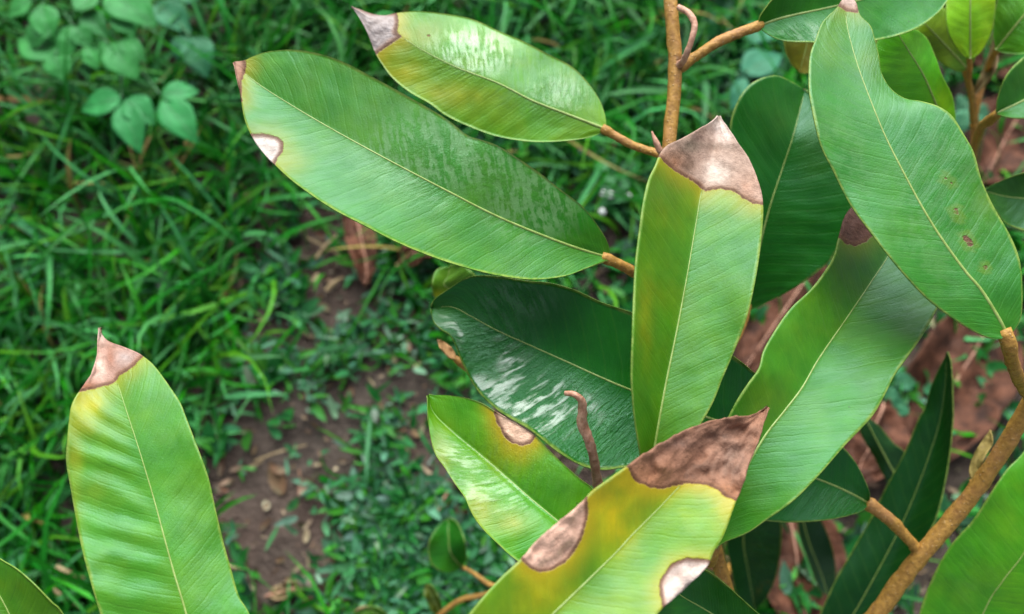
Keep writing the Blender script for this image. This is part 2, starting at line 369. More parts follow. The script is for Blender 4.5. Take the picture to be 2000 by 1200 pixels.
# twigs and trunk
tube('trunk', [trunk_base, trunk_base * 0.5 + TR * 0.5 + np.array([0.006, 0.004, 0]), TR, p2w(1500, 1360, 0.40)], [0.0085, 0.0065, 0.005, 0.0042], M_bark, sap, n=30, bump=0.15)
twig([(1500, 1420, .44), (1440, 1230, .41), (1385, 1020, .40), (1345, 820, .39), (1318, 620, .38), (1311, 450, .375), (1307, 330, .375), (1308, 270, .375), (1315, 200, .375), (1319, 130, .375), (1314, 60, .375), (1309, 0, .375), (1303, -90, .38), (1300, -190, .38)],
     [.0044, .0036, .0032, .0031, .0031, .0030, .0029, .0028], n=110, bump=0.20)
twig([(1500, 1400, .43), (1600, 1330, .42), (1713, 1197, .41), (1760, 1133, .405), (1802, 1080, .40), (1867, 1005, .395), (1935, 915, .385), (2000, 808, .372), (2060, 690, .36), (2110, 560, .36)],
     [.0042, .0040, .0039, .0038, .0036, .0034, .0030], n=100, bump=0.20)
twig([(1500, 1420, .44), (1250, 1560, .40), (900, 1600, .36), (560, 1560, .33), (300, 1560, .33), (80, 1600, .34)], [.0040, .0034, .003, .0026, .0022], n=50, bump=.1)
twig([(1500, 1420, .44), (1440, 1235, .50), (1415, 1150, .55), (1440, 1080, .61), (1500, 1000, .62), (1560, 950, .61), (1615, 880, .60), (1640, 830, .60), (1690, 800, .60), (1745, 715, .60), (1790, 640, .59), (1840, 500, .57), (1880, 380, .555), (1900, 290, .55), (1903, 240, .54), (1915, 180, .53), (1950, 60, .53), (1990, -80, .53)], [.0022, .002, .002, .0018, .0016], n=60)
# dried side shoots and a bud
twig([(1172, 965, .365), (1166, 938, .350), (1160, 900, .340), (1151, 862, .334), (1138, 832, .331), (1137, 805, .328), (1136, 784, .325), (1122, 771, .323), (1104, 768, .325)], [.0022, .0021, .0019, .0018, .0020, .0017, .0009], 'dry_shoot', M_shoot, n=50, bump=0.35)
twig([(1326, 128, .373), (1335, 118, .368), (1343, 100, .364), (1352, 74, .362), (1356, 46, .362), (1344, 25, .364), (1324, 14, .366)], [.0016, .0013, .0012, .0014, .0011], 'dry_shoot', M_shoot, n=40, bump=0.3)
twig([(1298, 306, .372), (1288, 293, .369), (1280, 275, .368), (1273, 257, .368)], [.0013, .0014, .0012, .0003], 'bud', M_shoot, n=20, bump=.3)
twig([(1385, 1020, .41), (1150, 1120, .50), (1030, 1140, .56), (945, 1163, .58), (900, 1172, .585), (858, 1202, .59), (830, 1230, .60)], [.0022, .0022, .002, .0020, .0016], n=40, bump=.2)
twig([(1030, 1140, .56), (985, 1150, .565), (955, 1141, .57), (928, 1122, .575), (903, 1108, .58)], [.0018, .0017, .0015, .0012], n=24, bump=.2)

# the leaves, each traced from tip to base
leaf([(458, 121, .352), (483, 147, .350), (523, 177, .347), (623, 238, .342), (740, 303, .338), (873, 373, .340), (980, 427, .345), (1107, 478, .352), (1190, 504, .360)],
     [(478, 118), (490, 112), (523, 101), (573, 97), (623, 105), (673, 122), (723, 148), (773, 175), (823, 203), (873, 233), (913, 264), (940, 273), (973, 285), (1013, 310), (1057, 340), (1093, 369), (1133, 399), (1160, 430), (1180, 460), (1190, 484)],
     [(463, 150), (468, 173), (472, 200), (477, 230), (490, 263), (513, 297), (537, 322), (567, 350), (607, 380), (653, 410), (707, 438), (773, 472), (840, 500), (907, 522), (973, 538), (1040, 546), (1100, 540), (1140, 526), (1172, 513)],
     +.003, -.014, (0.040, 0.130, 0.020), tints=[(500, 125, 40, 30, LIME, .8), (560, 320, 40, 30, YEL, .35), (560, 280, 40, 40, (.09, .14, .03), .5), (800, 220, 90, 40, (.06, .15, .012), .5), (1120, 420, 90, 80, (.008, .095, .001), .95), (960, 310, 130, 70, (.022, .125, .002), .85)], sheen=[(880, 290, 170, 80, 1.0), (1040, 400, 90, 70, .9), (1020, 330, 60, 30, .8)],  # uneven gloss of the upper half painted as pale and dark streaks
     dead=[([(440, 100), (478, 114), (481, 132), (476, 150), (472, 170), (473, 200), (450, 195)], TAN, .5), ([(480, 262), (513, 261), (540, 266), (553, 277), (552, 297), (543, 311), (534, 328), (470, 310)], PALE, .3)],
     wets=[(960, 330, 200, 80, .5)], label='broad pale green leaf with a whitish dead notch in its edge', petiole=[(1215, 519, .363), (1245, 536, .368), (1312, 575, .378)], pr=(.0021, .0022, .0024), ph=.4, wave=.0010)
leaf([(687, 13, .385), (733, 43, .384), (773, 65, .383), (823, 97, .381), (890, 131, .380), (973, 163, .379), (1040, 197, .379), (1107, 223, .379), (1185, 253, .380)],
     [(705, 19), (727, 27), (752, 30), (776, 25), (823, 22), (890, 30), (930, 40), (973, 60), (1027, 83), (1073, 107), (1117, 130), (1147, 160), (1170, 193), (1182, 226)],
     [(703, 37), (717, 63), (733, 103), (747, 127), (767, 153), (800, 180), (840, 203), (873, 227), (923, 250), (973, 267), (1040, 277), (1107, 275), (1157, 267)],
     +.008, 0.0, (0.095, 0.190, 0.006), tints=[(800, 70, 70, 60, (.07, .13, .003), .8), (760, 140, 60, 35, YEL, .75), (880, 185, 70, 22, YEL, .55), (1100, 170, 80, 60, (.045, .13, .035), .6)],
     dead=[([(675, 0), (727, 24), (776, 24), (779, 45), (775, 62), (787, 72), (764, 86), (739, 104), (715, 120), (690, 60)], LILAC, .7)], spots=[(838, 70, 4, BROWN)],
     wets=[(920, 105, 80, 50, 1.0), (1090, 185, 60, 40, .7)], sheen=[(1080, 150, 110, 70, .5)], label='spoon-shaped leaf with a curled greyish dead tip and shiny water marks', petiole=[(1233, 283, .380), (1262, 293, .379), (1304, 306, .376)], pr=(.0019, .0017, .0018), ph=2.0)  # pale sheen painted near the base, beside the real wet gloss
leaf([(1404, 227, .350), (1395, 290, .343), (1371, 372, .335), (1360, 433, .330), (1343, 533, .323), (1323, 640, .317), (1303, 737, .312), (1290, 805, .309), (1277, 880, .308), (1262, 960, .312)],
     [(1390, 238), (1373, 248), (1333, 270), (1300, 287), (1288, 305), (1280, 325), (1267, 353), (1257, 397), (1250, 450), (1242, 517), (1238, 600), (1236, 667), (1234, 733), (1238, 797), (1242, 830), (1250, 880)],
     [(1417, 243), (1440, 277), (1463, 310), (1483, 360), (1490, 393), (1490, 433), (1483, 500), (1470, 573), (1456, 627), (1431, 693), (1412, 737), (1387, 797), (1340, 870), (1295, 930)],
     -.022, -.008, (0.052, 0.135, 0.010), tints=[(1300, 370, 60, 80, OLIVE, .9), (1290, 520, 40, 160, (.085, .14, .004), .75), (1420, 400, 60, 30, (.14, .19, .01), .7), (1260, 620, 16, 60, YEL, .6), (1330, 740, 40, 120, (.03, .12, .006), .5)],
     dead=[([(1270, 296), (1290, 310), (1317, 334), (1345, 350), (1367, 364), (1375, 375), (1407, 369), (1433, 374), (1450, 388), (1470, 398), (1500, 404), (1520, 300), (1405, 205), (1270, 260)], (.33, .215, .165), .6)], ph=1.2, dts=[(1400, 335, 24, 22, (.56, .46, .40), .9), (1405, 242, 16, 18, (.6, .5, .45), 1), (1415, 265, 20, 16, (.6, .48, .43), .8), (1310, 315, 35, 22, (.24, .10, .05), .9), (1345, 325, 14, 12, (.10, .05, .03), .9), (1360, 270, 12, 9, (.12, .06, .05), .8), (1350, 285, 18, 12, (.2, .15, .11), .8), (1395, 285, 40, 8, (.18, .12, .09), .7), (1460, 370, 25, 30, (.36, .2, .14), .9)],
     label='upright leaf with a large speckled pinkish brown dead tip', petiole=[(1268, 985, .325), (1320, 1010, .37), (1383, 1022, .40)])
leaf([(1655, -14, .356), (1652, 27, .352), (1658, 67, .348), (1677, 133, .341), (1707, 213, .333), (1737, 283, .328), (1793, 390, .322), (1833, 457, .319), (1883, 527, .316), (1917, 567, .314), (1950, 620, .313), (1968, 655, .313)],
     [(1644, 2), (1633, 17), (1607, 43), (1593, 77), (1582, 110), (1580, 167), (1587, 217), (1603, 283), (1627, 333), (1660, 398), (1700, 453), (1750, 517), (1800, 573), (1833, 602), (1873, 630), (1917, 655), (1950, 663)],
     [(1672, 5), (1680, 30), (1700, 50), (1708, 73), (1717, 110), (1722, 143), (1740, 173), (1767, 192), (1800, 198), (1833, 208), (1860, 227), (1883, 263), (1903, 300), (1917, 350), (1940, 402), (1973, 460), (1992, 510), (1997, 567), (1995, 617), (1983, 643)],
     -.005, 0.0, (0.026, 0.118, 0.016), tints=[(1610, 80, 40, 60, (.07, .13, .003), .7), (1700, 120, 30, 60, (.07, .10, .02), .6), (1690, 230, 40, 80, (.03, .12, .004), .6), (1800, 205, 70, 22, (.03, .12, .005), .6), (1930, 390, 30, 40, (.10, .17, .04), .6)], sheen=[(1850, 380, 110, 180, .35), (1640, 330, 60, 120, .3)],  # pale sheen painted on the right half and the left edge
     dead=[([(1630, -30), (1636, 12), (1655, 22), (1676, 27), (1690, -30)], (.42, .29, .24), .3)], spots=[(1845, 348, 4, (.03, .02, .015)), (1860, 357, 3, (.08, .05, .03)), (1866, 412, 6, (.09, .05, .03)), (1872, 424, 3, BROWN), (1887, 466, 6, (.12, .06, .05)), (1896, 477, 6, (.16, .09, .05)), (1924, 523, 4, (.05, .04, .025))],
     label='bluish green leaf with a row of small brown spots', petiole=[(1971, 676, .315), (1978, 712, .324), (1997, 755, .345), (2022, 785, .368)], pr=(.0024, .0023, .0026), ph=.9, wave=.002)
leaf([(1742, 372, .375), (1760, 450, .366), (1733, 503, .359), (1700, 553, .352), (1657, 617, .344), (1600, 700, .334), (1567, 757, .328), (1533, 802, .324), (1490, 858, .320), (1440, 950, .316), (1395, 1070, .314)],
     [(1690, 388), (1655, 415), (1638, 467), (1630, 500), (1610, 533), (1583, 567), (1550, 597), (1524, 630), (1493, 683), (1483, 720), (1460, 753), (1433, 797), (1400, 870), (1375, 960), (1378, 1040)],
     [(1790, 420), (1825, 520), (1832, 590), (1828, 607), (1800, 657), (1770, 700), (1747, 733), (1727, 773), (1702, 815), (1650, 870), (1600, 927), (1550, 977), (1500, 1013), (1460, 1040), (1416, 1058)],
     -.010, -.012, (0.036, 0.125, 0.008), tints=[(1570, 620, 60, 90, (.06, .14, .003), .8), (1680, 520, 60, 60, (.03, .085, .003), .7), (1490, 800, 40, 60, (.08, .13, .003), .7), (1780, 640, 50, 60, (.035, .11, .003), .5)],
     dead=[([(1620, 455), (1640, 466), (1652, 477), (1668, 482), (1687, 476), (1702, 464), (1760, 430), (1790, 360), (1690, 350), (1630, 400)], (.13, .05, .035), .25)], ph=2.4, wave=.003,
     label='long leaf with a brown tip hidden under the spotted leaf', petiole=[(1388, 1100, .33), (1395, 1080, .37), (1388, 1040, .398)])
leaf([(1500, 795, .308), (1450, 842, .301), (1390, 895, .295), (1335, 943, .289), (1283, 997, .284), (1233, 1047, .280), (1200, 1083, .277), (1107, 1174, .270), (1080, 1200, .268), (960, 1320, .262), (815, 1475, .262)],
     [(1467, 811), (1430, 814), (1383, 825), (1333, 843), (1290, 867), (1257, 888), (1227, 910), (1192, 935), (1157, 960), (1133, 985), (1090, 1020), (1040, 1067), (1017, 1093), (973, 1135), (920, 1197), (850, 1300), (800, 1400)],
     [(1493, 820), (1481, 860), (1467, 893), (1456, 933), (1440, 973), (1430, 1000), (1413, 1047), (1394, 1078), (1385, 1100), (1370, 1116), (1333, 1155), (1297, 1185), (1230, 1260), (1120, 1360), (970, 1450)],
     -.006, -.009, (0.105, 0.175, 0.006), tints=[(1200, 960, 90, 90, YEL, .9), (1190, 1020, 35, 60, (.44, .28, .002), .9), (1060, 1150, 60, 50, (.24, .2, .003), .8), (1130, 1110, 40, 60, (.07, .13, .003), .7), (1360, 1010, 60, 50, (.16, .2, .03), .6), (1430, 1000, 30, 60, YEL, .7), (1270, 1080, 30, 80, (.05, .14, .02), .5)],
     dead=[([(1210, 900), (1228, 915), (1233, 932), (1250, 946), (1270, 953), (1297, 955), (1322, 948), (1345, 945), (1380, 947), (1402, 958), (1420, 973), (1445, 982), (1490, 960), (1530, 780), (1420, 790), (1300, 830)], (.25, .115, .07), .9),
           ([(1147, 970), (1149, 1007), (1143, 1033), (1130, 1067), (1107, 1097), (1080, 1114), (1053, 1119), (1033, 1111), (1015, 1092), (1000, 1075), (1120, 950)], (.50, .30, .225), .9),
           ([(1385, 1093), (1340, 1090), (1313, 1101), (1296, 1120), (1287, 1142), (1290, 1167), (1296, 1192), (1340, 1200), (1410, 1120)], (.47, .37, .33), .6)], dts=[(1375, 912, 45, 10, (.09, .035, .02), .8), (1350, 930, 20, 10, (.09, .035, .02), .8), (1400, 850, 50, 14, (.10, .045, .03), .8), (1330, 868, 40, 12, (.12, .06, .045), .7), (1270, 930, 40, 25, (.30, .125, .06), .8), (1430, 900, 30, 40, (.20, .115, .085), .8), (1420, 960, 30, 20, (.25, .10, .045), .8)], ph=.2, wave=.0016, crisp=.0034,
     label='large yellowing leaf with a brown dead tip and dead half-round patches', petiole=[(790, 1510, .27), (800, 1570, .32), (900, 1600, .36)], n=130, m=44)
leaf([(836, 772, .354), (847, 807, .352), (883, 843, .349), (940, 890, .344), (990, 933, .339), (1040, 977, .334), (1087, 1016, .330), (1160, 1080, .325), (1245, 1150, .322)],
     [(873, 772), (907, 777), (940, 788), (967, 804), (1040, 848), (1073, 880), (1123, 927), (1160, 957), (1215, 1015), (1250, 1085)],
     [(836, 810), (840, 850), (850, 887), (868, 913), (887, 943), (908, 973), (920, 1000), (940, 1030), (973, 1063), (1007, 1093), (1080, 1140), (1170, 1162)],
     -.004, -.011, (0.060, 0.185, 0.002), tints=[(860, 900, 22, 60, YEL, .7), (930, 1000, 40, 40, YEL, .7), (1000, 1020, 40, 25, YEL, .6), (900, 920, 40, 40, (.09, .16, .003), .6), (1000, 890, 40, 30, YEL, .6), (1090, 950, 50, 40, (.02, .1, .004), .6), (975, 900, 30, 40, (.09, .15, .003), .6)],
     pw=.62, dead=[([(962, 795), (966, 812), (971, 828), (983, 850), (1000, 866), (1020, 872), (1037, 866), (1048, 850), (1050, 825), (980, 785)], (.66, .42, .30), .95)], wets=[(960, 920, 130, 90, .65)], ph=1.7,
     label='small lime green leaf with a half-round tan patch and wavy orange edge', petiole=[(1275, 1170, .335), (1330, 1130, .38), (1400, 1075, .402)])
leaf([(842, 602, .384), (883, 600, .382), (923, 620, .380), (973, 647, .377), (1040, 677, .373), (1107, 707, .370), (1173, 737, .367), (1233, 762, .365), (1380, 815, .364), (1520, 862, .370)],
     [(848, 586), (873, 567), (917, 541), (970, 540), (1027, 549), (1073, 553), (1123, 567), (1173, 590), (1233, 610), (1300, 632), (1400, 676), (1473, 728), (1515, 780)],
     [(846, 627), (860, 643), (877, 653), (887, 668), (907, 717), (933, 763), (967, 797), (990, 813), (1040, 843), (1090, 883), (1140, 911), (1180, 918), (1225, 912), (1300, 908), (1400, 900)],
     -.008, -.014, (0.006, 0.085, 0.003), tints=[(855, 610, 28, 40, (.03, .12, .003), .9)], wets=[(940, 710, 100, 90, 1.3), (1060, 800, 130, 70, 1.3), (1170, 850, 130, 70, 1.3), (1000, 590, 80, 40, .6)], ph=.6, wave=.002, pw=1.6,
     label='dark glossy leaf with crinkled wet shine', petiole=[(1490, 880, .39), (1440, 900, .40), (1360, 900, .393)])
leaf([(195, 640, .335), (200, 677, .331), (227, 743, .323), (247, 803, .317), (273, 883, .311), (300, 973, .306), (320, 1047, .301), (340, 1120, .297), (363, 1197, .293), (388, 1300, .289), (408, 1450, .288)],
     [(192, 667), (188, 700), (180, 727), (163, 753), (153, 767), (143, 783), (137, 802), (132, 850), (129, 900), (137, 950), (147, 1007), (160, 1073), (177, 1137), (195, 1197), (225, 1290), (270, 1370), (340, 1430)],
     [(200, 655), (213, 667), (240, 677), (267, 688), (281, 697), (300, 713), (323, 743), (350, 783), (362, 812), (383, 867), (407, 933), (420, 990), (437, 1060), (453, 1117), (467, 1165), (487, 1200), (500, 1260), (485, 1360)],
     -.005, +.004, (0.052, 0.150, 0.016), tints=[(165, 800, 45, 40, (.42, .27, .01), .95), (145, 900, 16, 120, (.24, .22, .04), .7), (180, 960, 30, 30, (.14, .18, .03), .5), (300, 740, 60, 50, (.10, .17, .02), .6), (290, 1040, 50, 18, (.10, .19, .015), .6), (230, 840, 40, 30, (.06, .15, .004), .6)],
     dead=[([(140, 765), (155, 767), (173, 763), (200, 756), (227, 747), (234, 733), (253, 723), (270, 707), (284, 694), (290, 660), (200, 610), (140, 720)], (.30, .165, .125), .45)], dts=[(195, 720, 18, 30, (.55, .37, .3), .9), (175, 755, 25, 10, (.30, .11, .06), .9), (245, 700, 25, 14, (.33, .25, .23), .8), (215, 700, 10, 25, (.26, .11, .07), .9), (197, 650, 8, 15, (.5, .4, .33), .9)], ph=2.9, wave=.0022, n=130, m=44,
     label='pale green ribbed leaf with a pointed brown tip above the grass', petiole=[(415, 1500, .30), (440, 1556, .328)], rib=.0005, ripple=(.00045, .00008))
leaf([(-100, 1040, .32), (-60, 1085, .315), (0, 1165, .31), (60, 1290, .31), (150, 1480, .32)], [(-40, 1065), (0, 1093), (33, 1113), (67, 1143), (100, 1177), (121, 1199), (175, 1300), (190, 1420)],
     [(-120, 1130), (-100, 1260), (0, 1400), (90, 1470)], -.008, -.01, (0.05, 0.14, 0.012), tints=[(20, 1140, 40, 30, (.09, .16, .006), .6)], label='green leaf beside the pale ribbed leaf', petiole=[(170, 1530, .325), (190, 1580, .332)], n=70, m=28)
leaf([(1875, -70, .395), (1800, -45, .388), (1700, -6, .380), (1633, 12, .376), (1533, 34, .374), (1482, 51, .374)], [(1868, -30), (1850, 2), (1833, 24), (1800, 50), (1757, 68), (1713, 78), (1650, 86), (1587, 83), (1533, 80), (1500, 67)],
     [(1800, -110), (1700, -105), (1600, -70), (1540, -28), (1510, -2), (1498, 13), (1485, 32)], -.005, -.010, (0.020, 0.115, 0.004), wets=[(1580, 65, 60, 20, .5)], ph=1.0,
     label='leaf reaching across behind the spotted leaf', petiole=[(1440, 66, .372), (1400, 84, .372), (1360, 110, .373), (1325, 132, .375)], pr=(.0020, .0022, .0021, .0021))
leaf([(1893, -170, .43), (1895, -60, .43), (1895, 30, .432), (1895, 115, .44)], [(1860, -100), (1849, -20), (1848, 33), (1853, 67), (1867, 93), (1884, 110)], [(1930, -100), (1944, -10), (1942, 40), (1933, 73), (1915, 104)],
     -.001, +.002, FRESH, label='bright yellow green young leaf with a reddish stalk', petiole=[(1894, 140, .45), (1893, 168, .47), (1900, 235, .535)], pr=(.0012, .0012, .0013), n=60, m=24)
leaf([(1740, 45, .40), (1775, 100, .40), (1810, 160, .405), (1860, 285, .43)], [(1715, 75), (1708, 130), (1735, 205), (1800, 265)], [(1775, 52), (1808, 72), (1827, 110), (1840, 147), (1860, 187), (1866, 225), (1866, 260)],
     +.002, +.003, (0.09, 0.30, 0.001), tints=[(1840, 190, 30, 40, FRESH, .7)], n=70, m=28, label='lime green leaf showing beside the spotted leaf', petiole=[(1872, 310, .47), (1888, 350, .553)])
leaf([(1780, 20, .455), (1820, 60, .455), (1890, 135, .47)], [(1780, 70), (1820, 110), (1870, 140)], [(1830, 10), (1880, 50), (1905, 110)], +.002, +.002, (.12, .20, .002), n=50, m=20, petiole=[(1900, 200, .52), (1903, 240, .54)])
leaf([(2140, -120, .44), (2060, -40, .44), (2000, 30, .44), (1945, 98, .45)], [(2150, -10), (2090, 70), (2010, 103), (1965, 104)], [(2050, -130), (1980, -70), (1948, 0), (1940, 60)], -.002, +.002, (.06, .19, .003), wets=[(1990, 30, 30, 40, .6)], n=60, m=24, petiole=[(1935, 120, .48), (1925, 150, .53)])
leaf([(2200, 90, .42), (2100, 140, .41), (2000, 196, .405), (1947, 221, .405)], [(2120, 70), (2040, 85), (2000, 112), (1967, 147), (1950, 190)], [(2140, 190), (2060, 225), (2000, 231), (1965, 228)], -.01, -.008, (.03, .115, .01), n=60, m=24, label='leaf on a short tan stalk, above the large brown leaf litter',
     petiole=[(1930, 238, .42), (1915, 252, .45), (1897, 310, .552)], pr=(.0021, .0021, .0019))
leaf([(1920, 372, .43), (1970, 385, .43), (2040, 390, .43), (2150, 400, .44)], [(1945, 358), (2000, 338), (2070, 330)], [(1940, 405), (1972, 440), (2040, 450)], -.006, -.004, (.02, .075, .005), n=60, m=24, petiole=[(2160, 450, .42), (2105, 570, .362)])
leaf([(1572, 176, .43), (1560, 225, .425), (1547, 273, .42), (1527, 333, .42), (1502, 410, .42), (1480, 500, .425), (1462, 605, .435)],
     [(1547, 160), (1517, 148), (1487, 153), (1460, 170), (1440, 200), (1427, 240), (1424, 300), (1422, 400), (1428, 500), (1445, 585)], [(1590, 190), (1625, 240), (1660, 320), (1664, 420), (1638, 490), (1595, 533), (1545, 567), (1500, 590), (1480, 599)],
     -.006, -.008, (0.006, 0.075, 0.002), tints=[(1520, 220, 50, 50, (.022, .075, .002), .6), (1590, 260, 30, 60, (.04, .1, .004), .6)], ph=2.2, label='dark green leaf between the upright leaf and the spotted leaf', petiole=[(1440, 660, .43), (1380, 740, .41), (1340, 800, .391)])  # base colour lowered to paint in the shade between its neighbours
leaf([(1562, 142, .45), (1570, 110, .448), (1590, 40, .445), (1620, -10, .445)], [(1545, 125), (1532, 90), (1535, 50), (1580, 10)], [(1582, 140), (1605, 100), (1620, 50)], -.004, -.004, (.12, .10, .006), n=40, m=20, petiole=[(1640, -70, .44), (1500, -170, .40), (1301, -140, .38)], label='olive yellow scrap of leaf below the reaching leaf')
leaf([(1380, 905, .375), (1440, 895, .378), (1500, 903, .380), (1600, 937, .384), (1660, 963, .388), (1698, 984, .392)], [(1440, 1000), (1500, 1018), (1567, 1020), (1633, 1013), (1680, 1000)], [(1430, 850), (1520, 830), (1600, 840), (1650, 877), (1677, 913), (1697, 957), (1699, 973)],
     -.010, -.006, (0.006, 0.085, 0.003), wets=[(1640, 985, 60, 30, .5)], label='dark green leaf on a thick tan stalk', petiole=[(1716, 998, .393), (1736, 1014, .394), (1762, 1040, .397), (1800, 1083, .402)], pr=(.0029, .0028, .0024, .0024))
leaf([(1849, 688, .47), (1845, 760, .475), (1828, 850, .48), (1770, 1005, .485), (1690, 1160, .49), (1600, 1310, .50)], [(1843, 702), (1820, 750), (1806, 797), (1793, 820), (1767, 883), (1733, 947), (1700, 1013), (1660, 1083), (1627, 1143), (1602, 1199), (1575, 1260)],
     [(1856, 703), (1859, 733), (1861, 797), (1860, 833), (1853, 900), (1837, 983), (1819, 1035), (1790, 1100), (1730, 1200), (1660, 1290)], .012, -.018, (0.002, 0.030, 0.002), n=90, m=28, label='long dark leaf hanging below the thick tan twig', petiole=[(1560, 1360, .47), (1510, 1390, .43)], rib=.0003)  # near-black green paints in the shade under the upper leaves
leaf([(1688, 812, .52), (1712, 860, .52), (1760, 950, .53)], [(1679, 842), (1705, 890), (1733, 940)], [(1715, 830), (1745, 865), (1770, 890)], .004, .004, (0.005, 0.030, 0.002), n=40, m=20, petiole=[(1740, 1050, .58), (1670, 1180, .56), (1580, 1290, .49), (1505, 1400, .44)])  # shade from the leaves above painted into this base colour
leaf([(1475, 1192, .60), (1462, 1120, .585), (1452, 1050, .565), (1465, 960, .54)], [(1440, 1162), (1428, 1110), (1419, 1053), (1435, 990)], [(1494, 1172), (1514, 1133), (1524, 1083), (1526, 1025), (1505, 975)], -.008, -.008, (0.002, 0.028, 0.004), wets=[(1490, 1080, 40, 80, .9)], n=60, m=24, label='drooping dark wet leaf above the leaf litter', petiole=[(1440, 900, .50), (1385, 1000, .402)])  # base colour darkened to paint the shade this low leaf hangs in
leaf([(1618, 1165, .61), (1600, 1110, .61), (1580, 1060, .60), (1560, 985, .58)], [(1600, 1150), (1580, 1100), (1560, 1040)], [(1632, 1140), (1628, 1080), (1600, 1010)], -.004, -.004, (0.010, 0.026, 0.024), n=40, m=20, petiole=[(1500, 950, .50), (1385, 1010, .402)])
leaf([(1270, 1105, .355), (1323, 1158, .356), (1387, 1197, .358), (1490, 1265, .365), (1610, 1340, .38)], [(1320, 1100), (1372, 1112), (1397, 1126), (1433, 1156), (1477, 1196), (1530, 1240), (1590, 1300)], [(1265, 1160), (1310, 1240), (1420, 1320), (1540, 1360)],
     -.008, -.012, (0.014, 0.085, 0.006), label='dark leaf tucked under the large yellowing leaf', petiole=[(1600, 1370, .40), (1510, 1395, .425)], n=70)
leaf([(2090, 740, .405), (2060, 900, .402), (2010, 1060, .402), (1960, 1133, .405), (1922, 1195, .41), (1840, 1400, .42)], [(2040, 810), (2000, 882), (1967, 917), (1933, 967), (1900, 1017), (1860, 1062), (1827, 1117), (1800, 1185), (1785, 1260), (1800, 1350)],
     [(2150, 850), (2160, 1000), (2120, 1180), (2030, 1330), (1920, 1400)], .003, -.006, (0.060, 0.20, 0.001), tints=[(1960, 1030, 50, 60, (.08, .22, .002), .6)], wets=[(1900, 1120, 60, 60, .3)], label='broad bright green leaf along the thick tan twig', petiole=[(1780, 1440, .43), (1600, 1400, .425), (1510, 1400, .43)], rib=.0005)
leaf([(880, 520, .46), (875, 540, .46), (870, 560, .46), (930, 580, .47)], [(850, 530), (846, 575), (870, 590)], [(900, 515), (925, 535), (945, 560)], -.003, -.003, (.07, .15, .004), tints=[(855, 580, 20, 12, (.3, .26, .004), .9)], n=40, m=20, petiole=[(1100, 640, .45), (1310, 640, .381)], label='small lime leaf behind the tip of the dark glossy leaf')
leaf([(876, 1012, .57), (876, 1045, .565), (880, 1080, .565), (902, 1108, .575)], [(855, 1030), (838, 1062), (842, 1100), (868, 1118), (890, 1116)], [(893, 1022), (907, 1055), (911, 1090)], -.008, -.008, (.016, .10, .006), n=50, m=24, label='small green leaf on a thin low twig', pr=(.001, .001), petiole=[(906, 1110, .578), (925, 1120, .575)])
leaf([(690, 1196, .60), (715, 1185, .60), (770, 1230, .60)], [(700, 1210), (740, 1240)], [(730, 1185), (760, 1205)], -.003, -.003, (.05, .11, .004), n=30, m=16, petiole=[(800, 1240, .60), (832, 1232, .60)])
leaf([(832, 1142, .59), (845, 1165, .59), (860, 1200, .595)], [(828, 1160), (845, 1195)], [(846, 1148), (862, 1180)], -.003, -.003, (.07, .075, .01), n=30, m=16)
leaf([(855, 664, .40), (868, 680, .40), (892, 702, .40)], [(858, 676), (878, 698)], [(868, 668), (886, 684)], -.005, .002, (.2, .1, .03), dead=[([(830, 640), (920, 640), (920, 720), (830, 720)], (.40, .22, .09), 0)], n=30, m=16, rib=0, petiole=[(940, 730, .40), (1040, 690, .385)], label='shrivelled tan leaf scrap')
leaf([(1944, 62, .50), (1938, 100, .50), (1925, 150, .505), (1900, 190, .52)], [(1937, 90), (1915, 150), (1898, 180)], [(1950, 95), (1944, 140), (1915, 178)], .006, -.012, (.2, .1, .03), dead=[([(1850, 0), (2000, 0), (2000, 260), (1850, 260)], (.30, .17, .10), 0)], n=40, m=16, rib=0, petiole=[(1898, 215, .53), (1902, 245, .54)], label='dried rolled leaf hanging on a thin stem')

leaf([(1934, 840, .398), (1918, 872, .396), (1904, 905, .394), (1896, 945, .392)], [(1922, 855), (1903, 885), (1893, 915)], [(1938, 868), (1922, 892), (1908, 925)], .003, -.004, (.2, .15, .03), dead=[([(1850, 800), (1980, 800), (1980, 960), (1850, 960)], (.26, .19, .05), 0)], n=30, m=16, rib=0, petiole=[(1898, 958, .391), (1905, 968, .390)], pr=(.0007, .0008), label='withered olive leaflet on the thick tan twig')

